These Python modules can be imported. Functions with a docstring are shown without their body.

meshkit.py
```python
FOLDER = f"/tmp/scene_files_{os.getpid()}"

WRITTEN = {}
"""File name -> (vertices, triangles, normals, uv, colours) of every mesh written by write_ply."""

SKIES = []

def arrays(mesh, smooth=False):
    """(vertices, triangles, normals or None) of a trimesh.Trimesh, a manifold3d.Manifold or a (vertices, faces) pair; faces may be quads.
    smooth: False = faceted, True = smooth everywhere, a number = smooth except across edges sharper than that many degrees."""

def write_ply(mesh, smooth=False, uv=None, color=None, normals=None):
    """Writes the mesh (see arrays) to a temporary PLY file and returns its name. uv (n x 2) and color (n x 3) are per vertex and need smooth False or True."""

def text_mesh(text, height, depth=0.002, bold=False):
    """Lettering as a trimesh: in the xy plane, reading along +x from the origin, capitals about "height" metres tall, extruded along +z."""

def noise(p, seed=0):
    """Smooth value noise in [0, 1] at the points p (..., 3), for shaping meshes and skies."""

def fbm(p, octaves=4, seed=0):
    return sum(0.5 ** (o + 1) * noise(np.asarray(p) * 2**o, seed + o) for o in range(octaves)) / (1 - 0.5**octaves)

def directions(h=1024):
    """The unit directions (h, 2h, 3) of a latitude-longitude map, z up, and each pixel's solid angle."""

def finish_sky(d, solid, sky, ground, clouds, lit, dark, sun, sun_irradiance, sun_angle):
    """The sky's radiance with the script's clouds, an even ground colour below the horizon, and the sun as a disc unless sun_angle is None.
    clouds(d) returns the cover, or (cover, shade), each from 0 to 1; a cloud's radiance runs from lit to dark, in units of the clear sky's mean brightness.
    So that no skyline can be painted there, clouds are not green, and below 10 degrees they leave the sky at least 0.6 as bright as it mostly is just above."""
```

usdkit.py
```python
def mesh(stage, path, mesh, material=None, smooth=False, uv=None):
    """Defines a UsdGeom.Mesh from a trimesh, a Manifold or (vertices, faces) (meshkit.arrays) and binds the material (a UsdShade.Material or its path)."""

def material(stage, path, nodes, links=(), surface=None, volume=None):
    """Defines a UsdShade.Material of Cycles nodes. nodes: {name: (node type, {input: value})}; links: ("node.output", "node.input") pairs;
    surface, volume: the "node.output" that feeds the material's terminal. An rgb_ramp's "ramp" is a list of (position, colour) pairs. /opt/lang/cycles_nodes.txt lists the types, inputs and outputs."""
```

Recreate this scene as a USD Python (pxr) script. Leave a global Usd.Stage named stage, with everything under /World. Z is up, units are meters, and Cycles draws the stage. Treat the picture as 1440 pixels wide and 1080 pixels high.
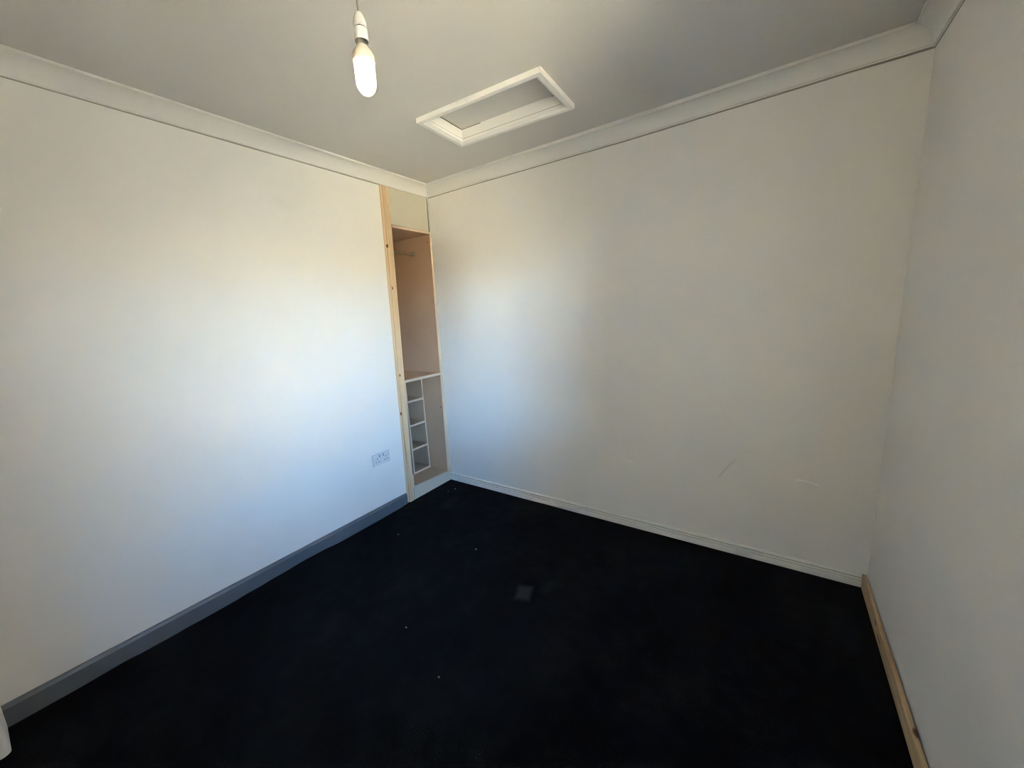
import math, random
import numpy as np, trimesh
import usdkit, meshkit
from pxr import Usd, UsdGeom, UsdLux, UsdShade, Gf, Sdf
from shapely.geometry import Polygon, box as sbox
random.seed(7); rng = np.random.default_rng(7)

stage = Usd.Stage.CreateInMemory()
UsdGeom.SetStageUpAxis(stage, 'Z'); UsdGeom.SetStageMetersPerUnit(stage, 1.0)
UsdGeom.Xform.Define(stage, '/World'); UsdGeom.Scope.Define(stage, '/World/Looks')

# ------------------------------------------------------------------ camera
cam = UsdGeom.Camera.Define(stage, '/World/camera')
RIGHT = Gf.Vec3d(0.8292, 0.5565, -0.0536)
EYE = Gf.Vec3d(2.2936, -2.3175, 1.4167)
ROT = [(0.82886, 0.55680, -0.05404), (0.05759, -0.18103, -0.98179), (-0.55645, 0.81066, -0.18212)]   # right, down, forward
r_, d_, f_ = (np.array(a) for a in ROT)
f_ = f_ / np.linalg.norm(f_); r_ = r_ - f_ * (r_ @ f_); r_ /= np.linalg.norm(r_); d_ = np.cross(f_, r_)
cam.AddTransformOp().Set(Gf.Matrix4d(*r_, 0, *(-d_), 0, *(-f_), 0, *EYE, 1))
cam.CreateHorizontalApertureAttr(36.0); cam.CreateVerticalApertureAttr(27.0)
cam.CreateFocalLengthAttr(540.8 * 36.0 / 1440.0)
cam.CreateFStopAttr(0.0); cam.CreateClippingRangeAttr(Gf.Vec2f(0.02, 500))
cam.CreateExposureAttr(1.68)
SKY_STRENGTH, SKY_TINT = 1.0, (0.93, 0.87, 0.86)

# ------------------------------------------------------------------ daylight: clear blue sky, and a sun that stands over the roof and lights only the ground outside
sky = UsdLux.DomeLight.Define(stage, '/World/sky'); sky.CreateIntensityAttr(1.0)
sky_mat = usdkit.material(stage, '/World/Looks/clear_sky', {
    's': ('sky_texture', dict(sky_type='multiple_scattering', sun_disc=False, sun_elevation=0.895, sun_rotation=-0.8, aerosol_density=0.7)),
    't': ('mix', dict(mix_type='multiply', fac=1.0, color2=SKY_TINT)), 'b': ('background_shader', dict(strength=SKY_STRENGTH))},
    [('s.color', 't.color1'), ('t.color', 'b.color')], surface='b.background')
UsdShade.MaterialBindingAPI.Apply(sky.GetPrim()).Bind(sky_mat)
sun = UsdLux.DistantLight.Define(stage, '/World/sun')
sun.CreateIntensityAttr(19.0); sun.CreateColorAttr(Gf.Vec3f(1.0, 0.89, 0.72)); sun.CreateAngleAttr(0.53); sun.CreateNormalizeAttr(True)
sd = np.array([-0.44, 0.45, 0.77]); sd /= np.linalg.norm(sd)          # towards the sun
zx = np.cross([0, 0, 1.0], sd); zx /= np.linalg.norm(zx); zy = np.cross(sd, zx)
sun.AddTransformOp().Set(Gf.Matrix4d(*zx, 0, *zy, 0, *sd, 0, 0, 0, 0, 1))

BULB_STRENGTH = 8.0

# ------------------------------------------------------------------ dimensions
W, H, L = 2.741, 2.40, 3.30            # width, height, depth of the room (back wall is y = 0, the left wall x = 0)
COV_D, COV_P = 0.074, 0.075
WIN = dict(y0=-2.14, y1=-1.215, z0=0.90, z1=2.05)
FILL_WIN = dict(x0=1.98, x1=2.29, z0=1.20, z1=1.90)   # small unseen window added behind the camera for fill light
WT = 0.16                               # thickness of the outer wall

# ------------------------------------------------------------------ materials
def mat(name, nodes, links=(), surface='p.BSDF'):
    return usdkit.material(stage, '/World/Looks/' + name, nodes, links, surface=surface)

def plain(name, col, rough=0.5, spec=0.5, **kw):
    return mat(name, {'p': ('principled_bsdf', dict(base_color=col, roughness=rough, specular_ior_level=spec, **kw))})

def painted(name, c, rough=0.55, spec=0.3, mottling=0.03, grain=260.0, bump=0.15, scale=1.6):
    a = [x * (1 - mottling) for x in c]; b = [min(1, x * (1 + mottling)) for x in c]
    return mat(name, {
        'g': ('geometry', {}),
        'n': ('noise_texture', dict(scale=scale, detail=4.0, roughness=0.55)),
        'r': ('rgb_ramp', {'ramp': [(0.3, a), (0.7, b)]}),
        'n2': ('noise_texture', dict(scale=grain, detail=2.0)),
        'b': ('bump', dict(strength=bump, distance=0.0012)),
        'p': ('principled_bsdf', dict(roughness=rough, specular_ior_level=spec)),
    }, [('g.position', 'n.vector'), ('g.position', 'n2.vector'), ('n.fac', 'r.fac'), ('r.color', 'p.base_color'),
        ('n2.fac', 'b.height'), ('b.normal', 'p.normal')])

M = {}
M['wall'] = painted('wall_paint', (0.855, 0.84, 0.80), mottling=0.025)
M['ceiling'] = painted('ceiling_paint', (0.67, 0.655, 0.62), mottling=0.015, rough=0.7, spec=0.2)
M['coving'] = painted('coving_paint', (0.80, 0.79, 0.755), mottling=0.015, bump=0.05)
M['gloss_white'] = painted('white_gloss_paint', (0.89, 0.88, 0.85), rough=0.32, spec=0.45, mottling=0.015, bump=0.03)
M['grey_gloss'] = painted('grey_gloss_paint', (0.125, 0.14, 0.155), rough=0.38, spec=0.45, mottling=0.05, bump=0.05)
M['wall_rough'] = painted('rough_wall_paint', (0.89, 0.87, 0.825), mottling=0.03, grain=120.0, bump=0.45)
M['crack_and_shade'] = plain('caulk_and_groove_shade', (0.40, 0.37, 0.31), 0.8, 0.1)  # old caulk line, and the painted shade in the skirting grooves
M['shade_gap'] = plain('joint_shade', (0.24, 0.22, 0.18), 0.8, 0.1)
M['cream'] = painted('cream_paint', (0.61, 0.575, 0.46), mottling=0.02, bump=0.05)
M['plinth'] = painted('plinth_paint', (0.63, 0.555, 0.45), mottling=0.04, bump=0.05)
M['gap'] = plain('dark_gap', (0.03, 0.028, 0.025), 0.9, 0.1)
M['plastic'] = plain('white_plastic', (0.71, 0.705, 0.71), 0.3, 0.5)
M['grey_plastic'] = plain('grey_plastic', (0.42, 0.43, 0.45), 0.35, 0.4)
M['hole'] = plain('socket_hole', (0.02, 0.02, 0.02), 0.6, 0.2)
M['lamp_plastic'] = plain('lampholder_plastic', (0.74, 0.735, 0.72), 0.3, 0.5)
M['ballast'] = plain('ballast_plastic', (0.80, 0.72, 0.60), 0.35, 0.4)
M['cord'] = plain('cord_sheath', (0.33, 0.29, 0.24), 0.45, 0.4)
M['steel'] = plain('steel', (0.6, 0.58, 0.55), 0.3, 0.5, metallic=1.0)
M['chrome'] = plain('rail_metal', (0.62, 0.52, 0.42), 0.28, 0.5, metallic=1.0)
M['brick'] = mat('outside_brick', {'g': ('geometry', {}), 'n': ('noise_texture', dict(scale=6.0, detail=5.0)),
    'r': ('rgb_ramp', {'ramp': [(0.3, (0.080, 0.070, 0.062)), (0.7, (0.115, 0.10, 0.088))]}), 'p': ('principled_bsdf', dict(roughness=0.9, specular_ior_level=0.1))},
    [('g.position', 'n.vector'), ('n.fac', 'r.fac'), ('r.color', 'p.base_color')])
M['paving'] = mat('outside_paving', {'g': ('geometry', {}), 'n': ('noise_texture', dict(scale=1.3, detail=6.0)),
    'r': ('rgb_ramp', {'ramp': [(0.3, (0.44, 0.40, 0.31)), (0.7, (0.56, 0.51, 0.40))]}), 'p': ('principled_bsdf', dict(roughness=0.9, specular_ior_level=0.1))},
    [('g.position', 'n.vector'), ('n.fac', 'r.fac'), ('r.color', 'p.base_color')])
M['brick_pale'] = painted('outside_tan_wall', (0.36, 0.31, 0.24), rough=0.9, spec=0.1)
M['render'] = painted('outside_pale_render', (0.78, 0.72, 0.60), rough=0.9, spec=0.1)
M['bulb'] = mat('lit_bulb_glass', {'p': ('principled_bsdf', dict(base_color=(0.85, 0.8, 0.7), roughness=0.3, emission_color=(1.0, 0.58, 0.26), emission_strength=BULB_STRENGTH))})
M['pane'] = mat('window_glass', {'t': ('transparent_bsdf', dict(color=(0.96, 0.98, 0.97))), 'gl': ('glossy_bsdf', dict(color=(1, 1, 1), roughness=0.0)),
    'f': ('fresnel', dict(IOR=1.45)), 'm': ('mix_closure', {})}, [('f.fac', 'm.fac'), ('t.BSDF', 'm.closure1'), ('gl.BSDF', 'm.closure2')], surface='m.closure')

def timber(name, light, dark, axis, knots=(), red=None, spec=0.25, streak=1.0):
    """Pale planed softwood: grain streaks along one axis, and knots at the points given as (x, y, z, half width, half height)."""
    sc = [26.0, 26.0, 26.0]; sc[axis] = 1.1
    fine = [150.0, 150.0, 150.0]; fine[axis] = 3.0
    nodes = {'g': ('geometry', {}),
             'm': ('mapping', dict(scale=tuple(sc))), 'n': ('noise_texture', dict(scale=1.0, detail=4.0, roughness=0.6, distortion=0.6)),
             'm2': ('mapping', dict(scale=tuple(fine))), 'n2': ('noise_texture', dict(scale=1.0, detail=3.0)),
             'mx': ('mix_float', dict(fac=0.35)),
             'r': ('rgb_ramp', {'ramp': [(0.30, dark), (0.48, tuple(np.array(dark) * .35 + np.array(light) * .65)), (0.62, light)]}),
             'p': ('principled_bsdf', dict(roughness=0.6, specular_ior_level=spec))}
    links = [('g.position', 'm.vector'), ('m.vector', 'n.vector'), ('g.position', 'm2.vector'), ('m2.vector', 'n2.vector'),
             ('n.fac', 'mx.a'), ('n2.fac', 'mx.b'), ('mx.result', 'r.fac')]
    col = 'r.color'
    for i, (x, y, z, a, b) in enumerate(knots):
        s = [1 / a, 1 / a, 1 / a]; s[axis] = 1 / b
        nodes[f'km{i}'] = ('vector_math', dict(math_type='subtract', vector2=(x, y, z)))
        nodes[f'ks{i}'] = ('vector_math', dict(math_type='multiply', vector2=tuple(s)))
        nodes[f'kl{i}'] = ('vector_math', dict(math_type='length'))
        nodes[f'kr{i}'] = ('map_range', dict(range_type='smoothstep', from_min=0.55, from_max=1.3, to_min=1.0, to_max=0.0, clamp=True))
        nodes[f'kx{i}'] = ('mix', dict(mix_type='mix', color2=(0.11, 0.05, 0.025)))
        links += [('g.position', f'km{i}.vector1'), (f'km{i}.vector', f'ks{i}.vector1'), (f'ks{i}.vector', f'kl{i}.vector1'),
                  (f'kl{i}.value', f'kr{i}.value'), (f'kr{i}.result', f'kx{i}.fac'), (col, f'kx{i}.color1')]
        col = f'kx{i}.color'
    links.append((col, 'p.base_color'))
    return mat(name, nodes, links)

M['pine_post'] = timber('pine_post', (0.76, 0.59, 0.385), (0.61, 0.40, 0.215), 2,
    [(0, -.436, 1.925, .010, .014), (0, -.392, 2.190, .006, .009), (0, -.432, 1.635, .009, .016), (0, -.404, 1.648, .006, .010), (0, -.450, 1.003, .009, .015), (0, -.476, 0.714, .008, .014), (0, -.455, .40, .005, .008)])
M['pine_board'] = timber('pine_board', (0.62, 0.47, 0.29), (0.30, 0.165, 0.075), 1,
    [(2.735, -.845, .066, .011, .02), (2.722, -.33, .05, .008, .02), (2.722, -.40, .03, .006, .04)])
def mdf(name, c):
    return mat(name, {'g': ('geometry', {}), 'n': ('noise_texture', dict(scale=3.0, detail=5.0)), 'n2': ('noise_texture', dict(scale=300.0, detail=1.0)),
        'mx': ('mix_float', dict(fac=0.3)),
        'r': ('rgb_ramp', {'ramp': [(0.3, tuple(x * .93 for x in c)), (0.7, tuple(x * 1.06 for x in c))]}),
        'p': ('principled_bsdf', dict(roughness=0.65, specular_ior_level=0.2))},
        [('g.position', 'n.vector'), ('g.position', 'n2.vector'), ('n.fac', 'mx.a'), ('n2.fac', 'mx.b'), ('mx.result', 'r.fac'), ('r.color', 'p.base_color')])
M['mdf'] = mdf('mdf_face', (0.60, 0.41, 0.275))
M['mdf_edge'] = mdf('mdf_cut_edge', (0.70, 0.55, 0.40))
M['pale_board'] = mdf('pale_board', (0.52, 0.385, 0.275))

def carpet_material():
    nodes = {'g': ('geometry', {}),
        'n': ('noise_texture', dict(scale=1.7, detail=5.0, roughness=0.6)), 'n2': ('noise_texture', dict(scale=420.0, detail=2.0)), 'n3': ('noise_texture', dict(scale=14.0, detail=3.0)),
        'mx': ('mix_float', dict(fac=0.45)), 'mx2': ('mix_float', dict(fac=0.25)),
        'r': ('rgb_ramp', {'ramp': [(0.38, (0.0011, 0.0012, 0.0018)), (0.50, (0.0036, 0.0037, 0.0049)), (0.62, (0.0105, 0.0107, 0.0130))]}),
        'b': ('bump', dict(strength=0.9, distance=0.004)),
        'p': ('principled_bsdf', dict(roughness=1.0, specular_ior_level=0.08))}
    links = [('g.position', 'n.vector'), ('g.position', 'n2.vector'), ('g.position', 'n3.vector'), ('n.fac', 'mx.a'), ('n2.fac', 'mx.b'), ('mx.result', 'mx2.a'), ('n3.fac', 'mx2.b'),
             ('mx2.result', 'r.fac'), ('n2.fac', 'b.height'), ('b.normal', 'p.normal')]
    col = 'r.color'
    # plaster dust trodden into the pile: the square smudge and two fainter ones
    for i, (x, y, a, b, rot, amount) in enumerate([(1.306, -.875, .042, .055, .35, .62), (1.395, -.78, .03, .06, -.2, .10), (.30, -.35, .05, .10, .3, .12)]):
        nodes[f'm{i}'] = ('mapping', dict(mapping_type='texture', location=(x, y, 0), rotation=(0, 0, rot), scale=(a, b, 1.0)))
        nodes[f's{i}'] = ('separate_xyz', {})
        nodes[f'x{i}'] = ('math', dict(math_type='absolute')); nodes[f'y{i}'] = ('math', dict(math_type='absolute'))
        nodes[f'q{i}'] = ('math', dict(math_type='maximum'))
        nodes[f'k{i}'] = ('map_range', dict(range_type='smoothstep', from_min=0.5, from_max=1.25, to_min=amount, to_max=0.0, clamp=True))
        nodes[f'c{i}'] = ('mix', dict(mix_type='mix', color2=(0.055, 0.053, 0.050)))
        links += [('g.position', f'm{i}.vector'), (f'm{i}.vector', f's{i}.vector'), (f's{i}.x', f'x{i}.value1'), (f's{i}.y', f'y{i}.value1'),
                  (f'x{i}.value', f'q{i}.value1'), (f'y{i}.value', f'q{i}.value2'), (f'q{i}.value', f'k{i}.value'), (f'k{i}.result', f'c{i}.fac'), (col, f'c{i}.color1')]
        col = f'c{i}.color'
    links.append((col, 'p.base_color'))
    return mat('black_carpet', nodes, links)
M['carpet'] = carpet_material()
M['lint'] = plain('lint', (0.75, 0.75, 0.75), 0.6, 0.3)
M['stain'] = plain('dull_patch', (0.79, 0.775, 0.73), 0.7, 0.2)
M['filler'] = plain('plaster_scuff', (0.92, 0.91, 0.88), 0.6, 0.2)

# ------------------------------------------------------------------ builders
used = {}
def numbered(parent, name):
    k = (parent, name); used[k] = used.get(k, -1) + 1
    return parent + '/' + (name if used[k] == 0 else f'{name}_{used[k]:03d}')

def setd(prim, **kw):
    for k, v in kw.items():
        if v is not None: prim.SetCustomDataByKey(k, v)
    return prim

def obj(name, mesh, m, parent=None, smooth=False, **kw):
    p = numbered(parent.GetPath().pathString if parent else '/World', name)
    pr = usdkit.mesh(stage, p, mesh, m, smooth=smooth).GetPrim()
    return setd(pr, **kw)

def thing(name, label=None, category=None, kind=None, group=None):
    x = UsdGeom.Xform.Define(stage, numbered('/World', name)).GetPrim()
    return setd(x, label=label, category=category, kind=kind, group=group)

def bx(x0, x1, y0, y1, z0, z1, chamfer=0.0):
    if chamfer <= 0:
        m = trimesh.creation.box([x1 - x0, y1 - y0, z1 - z0]); m.apply_translation([(x0 + x1) / 2, (y0 + y1) / 2, (z0 + z1) / 2]); return m
    pts = []
    c = chamfer
    for sx in (0, 1):
        for sy in (0, 1):
            for sz in (0, 1):
                p = np.array([(x0, x1)[sx], (y0, y1)[sy], (z0, z1)[sz]]); s = np.array([1 - 2 * sx, 1 - 2 * sy, 1 - 2 * sz]) * c
                for k in range(3):
                    q = p + s; q[k] = p[k]; pts.append(q)
    return trimesh.convex.convex_hull(np.array(pts))

def hull(pts): return trimesh.convex.convex_hull(np.array(pts, float))
def join(*ms): return trimesh.util.concatenate(list(ms))

def sweep(profile, a, b, out, mitre=(True, True), bow=None, n=1):
    """A moulding: profile points (u away from the wall, v up), run from a to b (floor plan), out = direction away from the wall; inner mitres at the ends."""
    a, b, out = np.array(a, float), np.array(b, float), np.array(out, float)
    length = np.linalg.norm(b - a); t = (b - a) / length
    P = np.array(profile, float); k = len(P)
    rows = []
    for i in range(n + 1):
        w = i / n
        s = np.where(True, (P[:, 0] if mitre[0] else 0) * (1 - w) + (length - (P[:, 0] if mitre[1] else 0)) * w, 0)
        z = P[:, 1] + (bow(s) if bow else 0)
        xy = a + np.outer(s, t) + np.outer(P[:, 0], out)
        rows.append(np.c_[xy, z])
    v = np.vstack(rows); f = []
    for i in range(n):
        for j in range(k):
            j2 = (j + 1) % k
            A, B, C, D = i * k + j, i * k + j2, (i + 1) * k + j2, (i + 1) * k + j
            f += [[A, B, C], [A, C, D]]
    cap = trimesh.creation.triangulate_polygon(Polygon(P), engine='earcut')
    cv, cf = cap
    order = [int(np.argmin(((P - q) ** 2).sum(1))) for q in cv]
    for tri in cf:
        q = [order[i] for i in tri]
        f.append(q); f.append([n * k + i for i in q[::-1]])
    m = trimesh.Trimesh(v, f, process=False)
    m.fix_normals()
    return m

def lathe(profile, sections=40):
    return trimesh.creation.revolve(np.array(profile, float), sections=sections)

def tube(p0, p1, r, sections=20):
    m = trimesh.creation.cylinder(radius=r, segment=[p0, p1], sections=sections); return m

# ------------------------------------------------------------------ the room shell
# floor: black carpet, rucked up a little where it meets the left skirting
nx, ny = 120, 140
gx = np.concatenate([np.linspace(-0.02, 0.10, 24), np.linspace(0.11, W + 0.02, nx - 24)]); gy = np.linspace(-L - 0.02, 0.02, ny)
X, Y = np.meshgrid(gx, gy, indexing='ij')
ruck = meshkit.fbm(np.stack([X * 0 + 3.1, Y * 4.0, X * 0], -1), 3, seed=3)
Z = 0.017 * np.clip((ruck - 0.42) * 3.4, 0, 1) * np.exp(-np.clip(X - 0.005, 0, None) / 0.03) * (Y < -0.5)
Z += 0.004 * (meshkit.fbm(np.stack([X * 2.2, Y * 2.2, X * 0], -1), 3, seed=9) - 0.5)
idx = np.arange(nx * ny).reshape(nx, ny)
F = np.stack([idx[:-1, :-1], idx[1:, :-1], idx[1:, 1:], idx[:-1, 1:]], -1).reshape(-1, 4)
obj('floor', (np.c_[X.ravel(), Y.ravel(), Z.ravel()], F), M['carpet'], smooth=True, kind='structure')
obj('floor_slab', bx(-0.9, W + WT, -L - 0.2, 0.2, -0.25, -0.03), M['gap'], kind='structure')

# ceiling with the opening for the loft hatch
HC, HA = np.array([1.083, -0.580]), math.radians(2.8)
HW, HD, HF = 0.350, 0.183, 0.038          # half width, half depth of the frame, and the width of its boards
def hx(u, v):                             # hatch axes to plan
    return HC + np.array([u * math.cos(HA) - v * math.sin(HA), u * math.sin(HA) + v * math.cos(HA)])
hole = Polygon([hx(-HW + .02, -HD + .02), hx(HW - .02, -HD + .02), hx(HW - .02, HD - .02), hx(-HW + .02, HD - .02)])
ce = trimesh.creation.extrude_polygon(sbox(-0.1, -L - 0.1, W + WT, 0.1).difference(hole), 0.10, engine='earcut'); ce.apply_translation([0, 0, H])
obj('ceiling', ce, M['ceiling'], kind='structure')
obj('roof_deck', bx(-0.9, W + WT + 0.1, -L - 0.25, 0.25, 2.72, 2.80), M['gap'], kind='structure')
obj('wall_loft', join(bx(-0.9, W + WT, 0.1, 0.2, 2.40, 2.72), bx(-0.9, W + WT, -L - 0.2, -L - 0.1, 2.40, 2.72), bx(-0.9, -0.1, -L - 0.2, 0.2, 2.5, 2.72),
                      bx(W, W + WT, -L - 0.2, 0.2, 2.50, 2.72)), M['gap'], kind='structure')

def panel_wall(name, mesh): return obj(name, mesh, M['wall'], kind='structure')
POST_L = [(2.33, -0.449), (0.0, -0.508)]  # left edge of the post at top and bottom (z, y)
panel_wall('wall_left', hull([(x, y, z) for x in (-0.06, 0) for (y, z) in ((-L, 0), (-L, H), (-0.447, H), (-0.507, 0))]))
wb = thing('wall_back', kind='structure')
obj('plaster', bx(-0.8, W + WT, 0, 0.12, 0, H + 0.05), M['wall'], wb)
fp = sbox(-0.9, 0, W + WT, H + .05).difference(sbox(FILL_WIN['x0'], FILL_WIN['z0'], FILL_WIN['x1'], FILL_WIN['z1']))
fwm = trimesh.creation.extrude_polygon(fp, 0.12, engine='earcut'); v = fwm.vertices.copy(); fwm.vertices = np.c_[v[:, 0], -L - v[:, 2], v[:, 1]]; fwm.fix_normals()
obj('wall_front', fwm, M['wall'], kind='structure')
rp = Polygon([(-L - .1, 0), (0.1, 0), (0.1, H + .05), (-L - .1, H + .05)]).difference(sbox(WIN['y0'], WIN['z0'], WIN['y1'], WIN['z1']))
rw = trimesh.creation.extrude_polygon(rp, WT, engine='earcut')
v = rw.vertices.copy(); rw.vertices = np.c_[W + v[:, 2], v[:, 0], v[:, 1]]; rw.fix_normals()
obj('wall_right', rw, M['wall_rough'], kind='structure')
# short boxed-in return at the near end of the left wall, its plaster corner rounded
NX, NY = 0.190, -2.433
nib = [(0.0, NY), (NX - .02, NY)] + [(NX - .02 + .02 * math.sin(a), NY - .02 + .02 * math.cos(a)) for a in np.linspace(0, math.pi / 2, 7)] + [(NX, -L), (0.0, -L)]
nm = trimesh.creation.extrude_polygon(Polygon(nib), H - 0.012, engine='earcut'); nm.apply_translation([0, 0, 0.012])
obj('wall_return', nm, M['wall'], kind='structure', smooth=40)

# scuffs and old filler on the back wall
def ridge(x0, z0, x1, z1, w, h):
    pts = []
    for s in np.linspace(0, 1, 9):
        ww = w * math.sin(math.pi * (0.08 + .84 * s)); c = np.array([x0 + (x1 - x0) * s, z0 + (z1 - z0) * s + 0.006 * math.sin(3 * s)])
        pts += [(c[0], 0.0005, c[1] - ww), (c[0], 0.0005, c[1] + ww), (c[0], -h, c[1])]
    return hull(pts)
obj('plaster_scuff', ridge(1.53, .452, 1.615, .431, .006, .0042), M['filler'], wb)
obj('plaster_scuff', ridge(2.43, .497, 2.53, .483, .007, .005), M['filler'], wb)
obj('plaster_scuff', ridge(1.967, .36, 1.977, .235, .004, .0012), M['stain'], wb)
obj('plaster_scuff', ridge(2.08, .44, 2.165, .565, .013, .0010), M['stain'], wb)

# coving: cove with a small lip at each edge
def coving_profile():
    lip = 0.010; P = [(0, H - COV_D), (lip, H - COV_D), (lip + .001, H - COV_D + .005)]
    for a in np.linspace(0.06, math.pi / 2 - 0.06, 12):                # hollow curve
        P.append((COV_P - .005 - (COV_P - .013) * math.cos(a), H - COV_D + .005 + (COV_D - .012) * math.sin(a)))
    P += [(COV_P - .004, H - lip - .001), (COV_P, H - lip), (COV_P, H + .02), (0, H + .02)]
    return P
cp = coving_profile()
sag = lambda s: -0.009 * np.exp(-((s - 1.5) / 0.75) ** 2)
def caulk(a, b, out, seed, bow=None, n=110, broken=0.0):
    """The cracked line of old filler under the coving: a thin uneven bead, its width wandering along the wall."""
    a, b, out = (np.array(q, float) for q in (a, b, out)); length = np.linalg.norm(b - a); t = (b - a) / length
    rows = []
    for i in range(n + 1):
        q = i / n * length
        w = 0.0022 + 0.0042 * np.clip(meshkit.fbm(np.array([q * 2.6, seed, 0.3]), 3, seed=seed) - broken, 0, 1) * 1.6
        z = H - COV_D + 0.0005 + (bow(np.array(q)) if bow else 0)
        for u, v in ((-.002, z), (.0006, z), (.0006, z - w), (-.002, z - w)):
            p = a + t * q + out * u; rows.append((p[0], p[1], v))
    f = []
    for i in range(n):
        for k in range(4):
            A, B = i * 4 + k, i * 4 + (k + 1) % 4; f += [[A, B, B + 4], [A, B + 4, A + 4]]
    m = trimesh.Trimesh(np.array(rows), f, process=False); m.fix_normals(); return m
for name, mesh, line in (('trim_1', sweep(cp, (0, -L), (0, 0), (1, 0)), caulk((0, -L), (0, -.45), (1, 0), 5, broken=.18)),
                         ('trim_2', sweep(cp, (0, 0), (W, 0), (0, -1), bow=sag, n=24), caulk((0.01, 0), (W, 0), (0, -1), 8, bow=sag)),
                         ('trim_3', sweep(cp, (W, 0), (W, -L), (-1, 0)), caulk((W, 0), (W, -L), (-1, 0), 11)),
                         ('trim_4', sweep(cp, (W, -L), (0, -L), (0, 1)), None)):
    tr = thing(name, kind='structure')
    obj('coving', mesh, M['coving'], tr, smooth=22)
    if line is not None: obj('filler_crack', line, M['crack_and_shade'], tr)

# skirtings
gprof = [(0, -.02), (.0156, -.02), (.0156, .074), (.010, .0855), (.004, .0884), (0, .0884)]
obj('baseboard_left', sweep(gprof, (0, -2.445), (0, -0.512), (1, 0), mitre=(False, False)), M['grey_gloss'], smooth=25, kind='structure')
wprof = [(0, -.02), (.0156, -.02), (.0170, .032), (.0085, .0325), (.0085, .0375), (.0160, .0382), (.0155, .0450), (.0055, .0455), (.0055, .0515), (.0125, .0522), (.0115, .0600), (.009, .0628), (0, .0628)]
bk = thing('baseboard_back', kind='structure')
obj('board', sweep(wprof, (0.001, 0), (W - .001, 0), (0, -1), mitre=(False, False)), M['gloss_white'], bk, smooth=20)
for v0, v1, u in ((.0327, .0373, .0100), (.0457, .0513, .0075)):
    obj('groove_shade', sweep([(u - .002, v0), (u, v0), (u, v1), (u - .002, v1)], (0.002, 0), (W - .002, 0), (0, -1), mitre=(False, False)), M['crack_and_shade'], bk)  # dark strips paint the shade into the skirting grooves
bprof = [(.0045, -.02), (.0210, -.02), (.0210, .062), (.0185, .0655), (.005, .0655)]
obj('baseboard_right', sweep(bprof, (W, -0.0005), (W, -L), (-1, 0), mitre=(False, False)), M['pine_board'], kind='structure')

# ------------------------------------------------------------------ the window, in the right wall beside the camera's shoulder
wn = thing('window_1', kind='structure')
XW = W + 0.085
fw = 0.035
y0, y1, z0, z1 = WIN['y0'], WIN['y1'], WIN['z0'], WIN['z1']
for (a, b, c, d) in ((y0, y0 + fw, z0, z1), (y1 - fw, y1, z0, z1), (y0 + fw, y1 - fw, z0, z0 + fw), (y0 + fw, y1 - fw, z1 - fw, z1)):
    obj('window_frame', bx(XW, XW + .06, a, b, c, d, .004), M['gloss_white'], wn)
obj('pane', bx(XW + .026, XW + .030, y0 + fw - .005, y1 - fw + .005, z0 + fw - .005, z1 - fw + .005), M['pane'], wn)
obj('window_sill', bx(W + .002, XW, y0 + .004, y1 - .004, z0 - .022, z0 + .002, .005), M['gloss_white'], wn)
obj('window_handle', join(bx(XW - .012, XW, y1 - .035, y1 - .017, 1.36, 1.48, .003), bx(XW - .03, XW - .012, y1 - .033, y1 - .019, 1.36, 1.385, .003)), M['steel'], wn)

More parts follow.
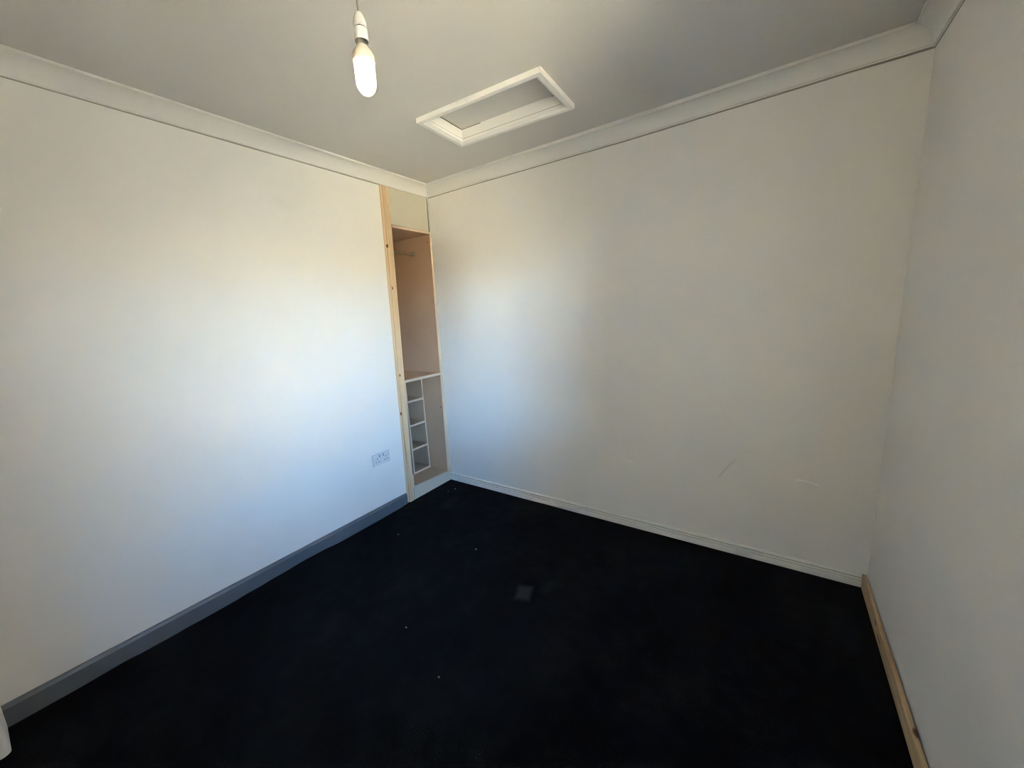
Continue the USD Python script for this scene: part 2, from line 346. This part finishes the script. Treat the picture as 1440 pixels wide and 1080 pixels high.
w2 = thing('added_window_2', kind='structure')  # added window, brings extra ambient light in from the front
x0, x1, z0, z1 = FILL_WIN['x0'], FILL_WIN['x1'], FILL_WIN['z0'], FILL_WIN['z1']
YW = -L - 0.09
for (a, b, c, d) in ((x0, x0 + fw, z0, z1), (x1 - fw, x1, z0, z1), (x0 + fw, x1 - fw, z0, z0 + fw), (x0 + fw, x1 - fw, z1 - fw, z1)):
    obj('window_frame', bx(a, b, YW, YW + .05, c, d, .004), M['gloss_white'], w2)
obj('pane', bx(x0 + fw - .005, x1 - fw + .005, YW + .022, YW + .026, z0 + fw - .005, z1 - fw + .005), M['pane'], w2)

# outside: paved ground and added unseen walls that block or bounce the daylight
obj('floor_outside', bx(-40, 40, -40, 40, -0.45, -0.30), M['paving'], kind='structure')
obj('added_outside_wall', bx(6.0, 11, -1.38, 18, -0.30, 5.6), M['brick'], kind='structure')  # added to keep daylight off the near end of the left wall
obj('added_outside_wall', bx(14, 14.4, -5.4, 6, -0.30, 2.9), M['render'], kind='structure')
obj('added_outside_wall', bx(14.1, 14.4, -40, -5.4, -0.30, 2.9), M['brick_pale'], kind='structure')
obj('added_outside_wall', bx(-9, 4.2, -8.6, -8.3, -0.30, 4.0), M['paving'], kind='structure')  # added to bounce warm sunlight in through the small front window

# ------------------------------------------------------------------ built-in cupboard in the corner
cb = thing('built_in_cupboard', 'unfinished built-in cupboard with pine post and bare MDF shelves in the far left corner', 'cupboard')
def py_left(z): return POST_L[1][1] + (POST_L[0][1] - POST_L[1][1]) * z / 2.33
def py_right(z): return -0.437 + (-0.373 + 0.437) * z / 2.33
zt = H - COV_D + 0.004
step = 0.024                               # the post is two battens side by side, the outer one thinner
post_pts = [(x, y, z) for z in (-.01, zt) for (x, y) in ((-.06, py_left(z) + step), (0.004, py_left(z) + step), (0.006, py_left(z) + step + .002), (0.006, py_right(z) - .002), (0.004, py_right(z)), (-.06, py_right(z)))]
obj('post', hull(post_pts), M['pine_post'], cb, label='knotty bare pine post')
obj('edge_batten', hull([(x, y, z) for z in (-.01, zt) for (x, y) in ((-.05, py_left(z) + .001), (0.001, py_left(z) + .001), (0.002, py_left(z) + .003), (0.002, py_left(z) + step - .002), (-.05, py_left(z) + step - .002))]), M['pine_post'], cb)
ry = lambda z: -0.045 + (-0.012 + 0.045) * z / 2.06       # inner face of the right side panel
DEP = -0.56
obj('header_panel', hull([(x, y, z) for x in (-.018, 0.001) for (y, z) in ((py_right(zt) + .003, zt - .003), (-.012, zt - .003), (-.017, 2.078), (py_right(2.07) + .003, 2.078))]), M['cream'], cb, label='cream painted panel over the cupboard opening')
obj('header_gap', bx(-.03, -.002, -.03, 0.0, 2.06, zt + .01), M['shade_gap'], cb)
obj('top_board', bx(DEP, 0.002, -0.374, -0.008, 2.058, 2.0755, .001), M['mdf'], cb)
obj('top_board_edge', bx(0.0021, 0.0032, -0.374, -0.006, 2.058, 2.0755), M['mdf_edge'], cb)
obj('side_panel', hull([(x, y, z) for x in (DEP, -.0005) for (y, z) in ((ry(0), 0.0), (-.001, 0.0), (-.001, 2.057), (ry(2.057), 2.057))]), M['mdf'], cb)
obj('side_panel_edge', hull([(x, y, z) for x in (-.0004, .003) for (y, z) in ((ry(0.09), 0.09), (-.001, 0.09), (-.001, 2.057), (ry(2.057), 2.057))]), M['mdf_edge'], cb, label='pale cut edge of the side panel')
for z, x in ((2.003, -.027), (.658, -.022), (1.5, -.03)):
    obj('screw', tube((x, ry(z) + .001, z), (x, ry(z) - .0012, z), .0045, 14), M['gap'] if z != 1.5 else M['mdf_edge'], cb)
obj('left_side_panel', bx(DEP, -.061, -0.80, -0.782, 0.0, H), M['mdf'], cb)
obj('back_panel', bx(DEP - .012, DEP, -0.80, 0.0, 0.0, H), M['mdf'], cb)
obj('cupboard_top', bx(DEP, -0.0605, -0.782, -0.375, 2.058, 2.0755), M['mdf'], cb)
obj('shelf', join(bx(DEP, -.0005, py_right(.95) - .001, ry(.95) - .0005, 0.9385, 0.957), bx(DEP, -.061, -.782, py_right(.95) - .001, .9385, .957)), M['mdf'], cb)
obj('shelf_edge', bx(-.0004, .003, py_right(.95) + .001, ry(.95) - .0005, 0.9375, 0.958, .0008), M['mdf_edge'], cb, label='pale cut front edge of the shelf')
obj('base_board', join(bx(DEP, -.013, py_right(.1) - .001, ry(.09) - .0005, 0.072, 0.090), bx(DEP, -.061, -.782, py_right(.1) - .001, 0.072, 0.090)), M['mdf'], cb)
obj('plinth', hull([(x, y, z) for x in (-.012, .004) for (y, z) in ((py_right(.1) - .002, -.01), (-.014, -.01), (-.014, .083), (py_right(.1) + .006, .108))]), M['plinth'], cb, label='cream painted plinth board under the cupboard')
obj('post_return', hull([(x, y, z) for x in (-.012, .0035) for (y, z) in ((py_right(.1) - .001, .10), (py_right(.1) + .011, .10), (py_right(.2) + .010, .205), (py_right(.2) - .001, .205))]), M['mdf_edge'], cb)
# hanging rail with end sockets
rz, rx = 1.930, -0.195
rail = obj('hanging_rail', tube((rx, -.776, rz), (rx, ry(rz) - .002, rz), .0125, 28), M['chrome'], cb, smooth=40, label='metal hanging rail')
sk = tube((rx, ry(rz) - .013, rz), (rx, ry(rz) - .0005, rz), .021, 28)
obj('rail_socket', sk, M['steel'], rail, smooth=40); s2 = tube((rx, -.7815, rz), (rx, -.770, rz), .021, 28); obj('rail_socket', s2, M['steel'], rail, smooth=40)

# pigeonhole unit standing inside the cupboard, below the shelf
pu = thing('pigeonhole_unit', 'narrow open pigeonhole unit with four cells set back under the cupboard shelf', 'shelf unit')
UX, UB = -0.205, -0.55
uy0, uy1 = -0.242, -0.0475
obj('side', bx(UB, UX - .001, uy1 - .014, uy1, 0.0905, 0.937), M['pale_board'], pu)
obj('side', bx(UB, UX - .001, uy0, uy0 + .014, 0.0905, 0.937), M['pale_board'], pu)
obj('side_edge', bx(UX - .001, UX + .001, uy1 - .014, uy1, 0.0905, 0.937), M['mdf_edge'], pu)
obj('side_edge', bx(UX - .001, UX + .001, uy0, uy0 + .014, 0.0905, 0.937), M['mdf_edge'], pu)
for zc in (0.0995, 0.310, 0.520, 0.728, 0.928):
    s = obj('shelf', bx(UB, UX - .001, uy0 + .0142, uy1 - .0142, zc - .0085, zc + .0085), M['pale_board'], pu)
    obj('front_edge', bx(UX - .001, UX + .001, uy0 + .0142, uy1 - .0142, zc - .0085, zc + .0085), M['mdf_edge'], s)
obj('back', bx(UB - .006, UB - .0005, uy0, uy1, .0905, .937), M['pale_board'], pu)

# ------------------------------------------------------------------ double socket on the left wall
so = thing('wall_socket', 'white double switched socket on the left wall near the pine post', 'socket')
sy, sz = -0.694, 0.440
plate = hull([(0.0005, sy + a * .073, sz + b * .043) for a in (-1, 1) for b in (-1, 1)] + [(.006, sy + a * .073, sz + b * .043) for a in (-1, 1) for b in (-1, 1)] + [(.0095, sy + a * .070, sz + b * .040) for a in (-1, 1) for b in (-1, 1)])
obj('face_plate', plate, M['plastic'], so)
for cy in (-.0365, .0365):
    for dy, dz, w, h in ((0, .006, .0042, .0095), (-.0112, -.0165, .0088, .0052), (.0112, -.0165, .0088, .0052)):
        obj('pin_slot', bx(.0094, .0099, sy + cy + dy - w / 2, sy + cy + dy + w / 2, sz + dz - h / 2, sz + dz + h / 2), M['hole'], so)
    cyy = cy * .42
    obj('rocker_switch', hull([(.0095, sy + cyy + a * .0065, sz + .022 + b * .0105) for a in (-1, 1) for b in (-1, 1)] + [(.0130, sy + cyy + a * .006, sz + .022 + .009) for a in (-1, 1)] + [(.0105, sy + cyy + a * .006, sz + .022 - .009) for a in (-1, 1)]), M['grey_plastic'], so)
for cy in (-.060, .060):
    obj('screw', tube((.0094, sy + cy, sz + .012), (.0101, sy + cy, sz + .012), .003, 14), M['steel'], so)

# ------------------------------------------------------------------ loft hatch
lh = thing('loft_hatch', 'white framed rectangular loft hatch set into the ceiling', 'hatch')
zb = H - 0.023
def hq(u, v, z): p = hx(u, v); return (p[0], p[1], z)
def frame_board(k):
    """One side of the frame, mitred: flat outer face, flat underside, bevel towards the opening."""
    su, sv = ((0, -1), (1, 0), (0, 1), (-1, 0))[k]
    prof = [(0, H + .0), (0, zb + .002), (.002, zb), (.022, zb), (.034, zb + .007), (HF, zb + .009), (HF, H + .0)]
    a = hx(*((-HW, -HD), (HW, -HD), (HW, HD), (-HW, HD))[k]); b = hx(*((HW, -HD), (HW, HD), (-HW, HD), (-HW, -HD))[k])
    t = (b - a) / np.linalg.norm(b - a); inward = np.array([-t[1], t[0]])
    return sweep(prof, a, b, inward)
for k in range(4): obj('frame', frame_board(k), M['gloss_white'], lh)
iw, idp = HW - HF + .004, HD - HF + .004
ztop = 2.452
for (u0, u1, v0, v1) in ((-iw, iw, -idp - .012, -idp), (-iw, iw, idp, idp + .012), (-iw - .012, -iw, -idp - .012, idp + .012), (iw, iw + .012, -idp - .012, idp + .012)):
    obj('lining', hull([hq(u, v, z) for u in (u0, u1) for v in (v0, v1) for z in (zb + .0095, 2.60)]), M['gloss_white'], lh)
g = .004
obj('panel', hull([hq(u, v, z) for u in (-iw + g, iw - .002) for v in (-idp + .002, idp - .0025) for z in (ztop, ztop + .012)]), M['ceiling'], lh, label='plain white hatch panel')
for (u0, u1, v0, v1, za, zc) in ((-iw - .001, -iw + .001, -idp, idp, zb + .0225, zb + .0262), (-iw, iw, idp - .001, idp + .001, zb + .0225, zb + .0262),
                                (-iw - .001, -iw + .003, -idp, idp, ztop - .003, ztop), (-iw, -iw + .13, idp - .002, idp + .001, ztop - .003, ztop), (iw - .07, iw, idp - .0015, idp + .001, ztop - .003, ztop)):
    obj('joint_shade', hull([hq(u, v, z) for u in (u0, u1) for v in (v0, v1) for z in (za, zc)]), M['shade_gap'], lh)  # dark strips on the lining stand in for shadow in the gaps
obj('panel_stop', hull([hq(u, v, z) for u in (-iw, iw) for v in (-idp, idp) for z in (ztop + .014, ztop + .018)]), M['gap'], lh)

# ------------------------------------------------------------------ pendant lamp
pl = thing('pendant_lamp', 'white pendant lampholder on a thin cord with a lit energy-saving bulb', 'lamp')
px, pyy, pz = 1.379, -1.577, 2.182
def at(m): m.apply_translation([px, pyy, 0]); return m
obj('ceiling_rose', at(lathe([(0, H - .032), (.012, H - .032), (.016, H - .026), (.034, H - .020), (.040, H - .010), (.040, H), (0, H)], 48)), M['lamp_plastic'], pl, smooth=35)
obj('cord', tube((px, pyy, pz - .004), (px, pyy, H - .030), .0028, 14), M['cord'], pl, smooth=True)
obj('holder_cap', at(lathe([(0, pz), (.0045, pz), (.0075, pz - .003), (.0115, pz - .010), (.0150, pz - .020), (.0165, pz - .031), (.0168, pz - .037), (0, pz - .037)], 48)), M['lamp_plastic'], pl, smooth=35)
obj('cap_joint', at(lathe([(0, pz - .037), (.0158, pz - .037), (.0158, pz - .039), (0, pz - .039)], 48)), M['gap'], pl)
obj('holder_skirt', at(lathe([(.0110, pz - .039), (.0170, pz - .039), (.0176, pz - .060), (.0180, pz - .066), (.0168, pz - .066), (.0162, pz - .050), (.0110, pz - .050)], 48)), M['lamp_plastic'], pl, smooth=35)
bb = UsdGeom.Xform.Define(stage, pl.GetPath().pathString + '/bulb').GetPrim()
zb0 = pz - .052
obj('bayonet_cap', at(lathe([(0, zb0), (.0110, zb0), (.0110, zb0 - .026), (0, zb0 - .026)], 40)), M['steel'], bb, smooth=35)
zb1 = zb0 - .024
obj('ballast', at(lathe([(0, zb1), (.0135, zb1), (.0150, zb1 - .004), (.0225, zb1 - .012), (.0268, zb1 - .022), (.0275, zb1 - .034), (.0268, zb1 - .036), (0, zb1 - .036)], 48)), M['ballast'], bb, smooth=35)
zb2 = zb1 - .0355
prof = [(0, zb2), (.0242, zb2), (.0250, zb2 - .005)] + [(.0252, zb2 - .012), (.0250, zb2 - .042)] + [(.0248 * math.cos(a), zb2 - .046 - .031 * math.sin(a)) for a in np.linspace(0, math.pi / 2, 14)]
prof[-1] = (0, prof[-1][1])
obj('lit_envelope', at(lathe(prof, 48)), M['bulb'], bb, smooth=40, label='glowing white bulb envelope')

# ------------------------------------------------------------------ flecks on the carpet
def fleck(x, y, s, label, m=M['lint']):
    c = trimesh.creation.icosphere(2, s); c.vertices *= [1.0, 0.7, 0.35]
    c.vertices += 0.25 * s * (rng.random(c.vertices.shape) - 0.5); c.apply_translation([x, y, s * 0.35 + .001])
    return obj('fleck', c, m, smooth=True, label=label, category='debris')
fleck(.171, -.144, .0052, 'shiny white crumb on the carpet close to the cupboard plinth corner')
fleck(.150, -.205, .0040, 'dull grey crumb on the carpet just in front of the shiny one', M['grey_plastic'])
fleck(.291, -.838, .0034, 'tiny white fleck on the carpet out from the wall socket')
fleck(.854, -.710, .0044, 'small pale fleck on the open carpet behind the square smudge')
fleck(.952, -1.344, .0034, 'tiny white fleck on the carpet in the middle of the floor')
fleck(1.263, -1.446, .0032, 'tiny white fleck on the carpet nearest the camera')
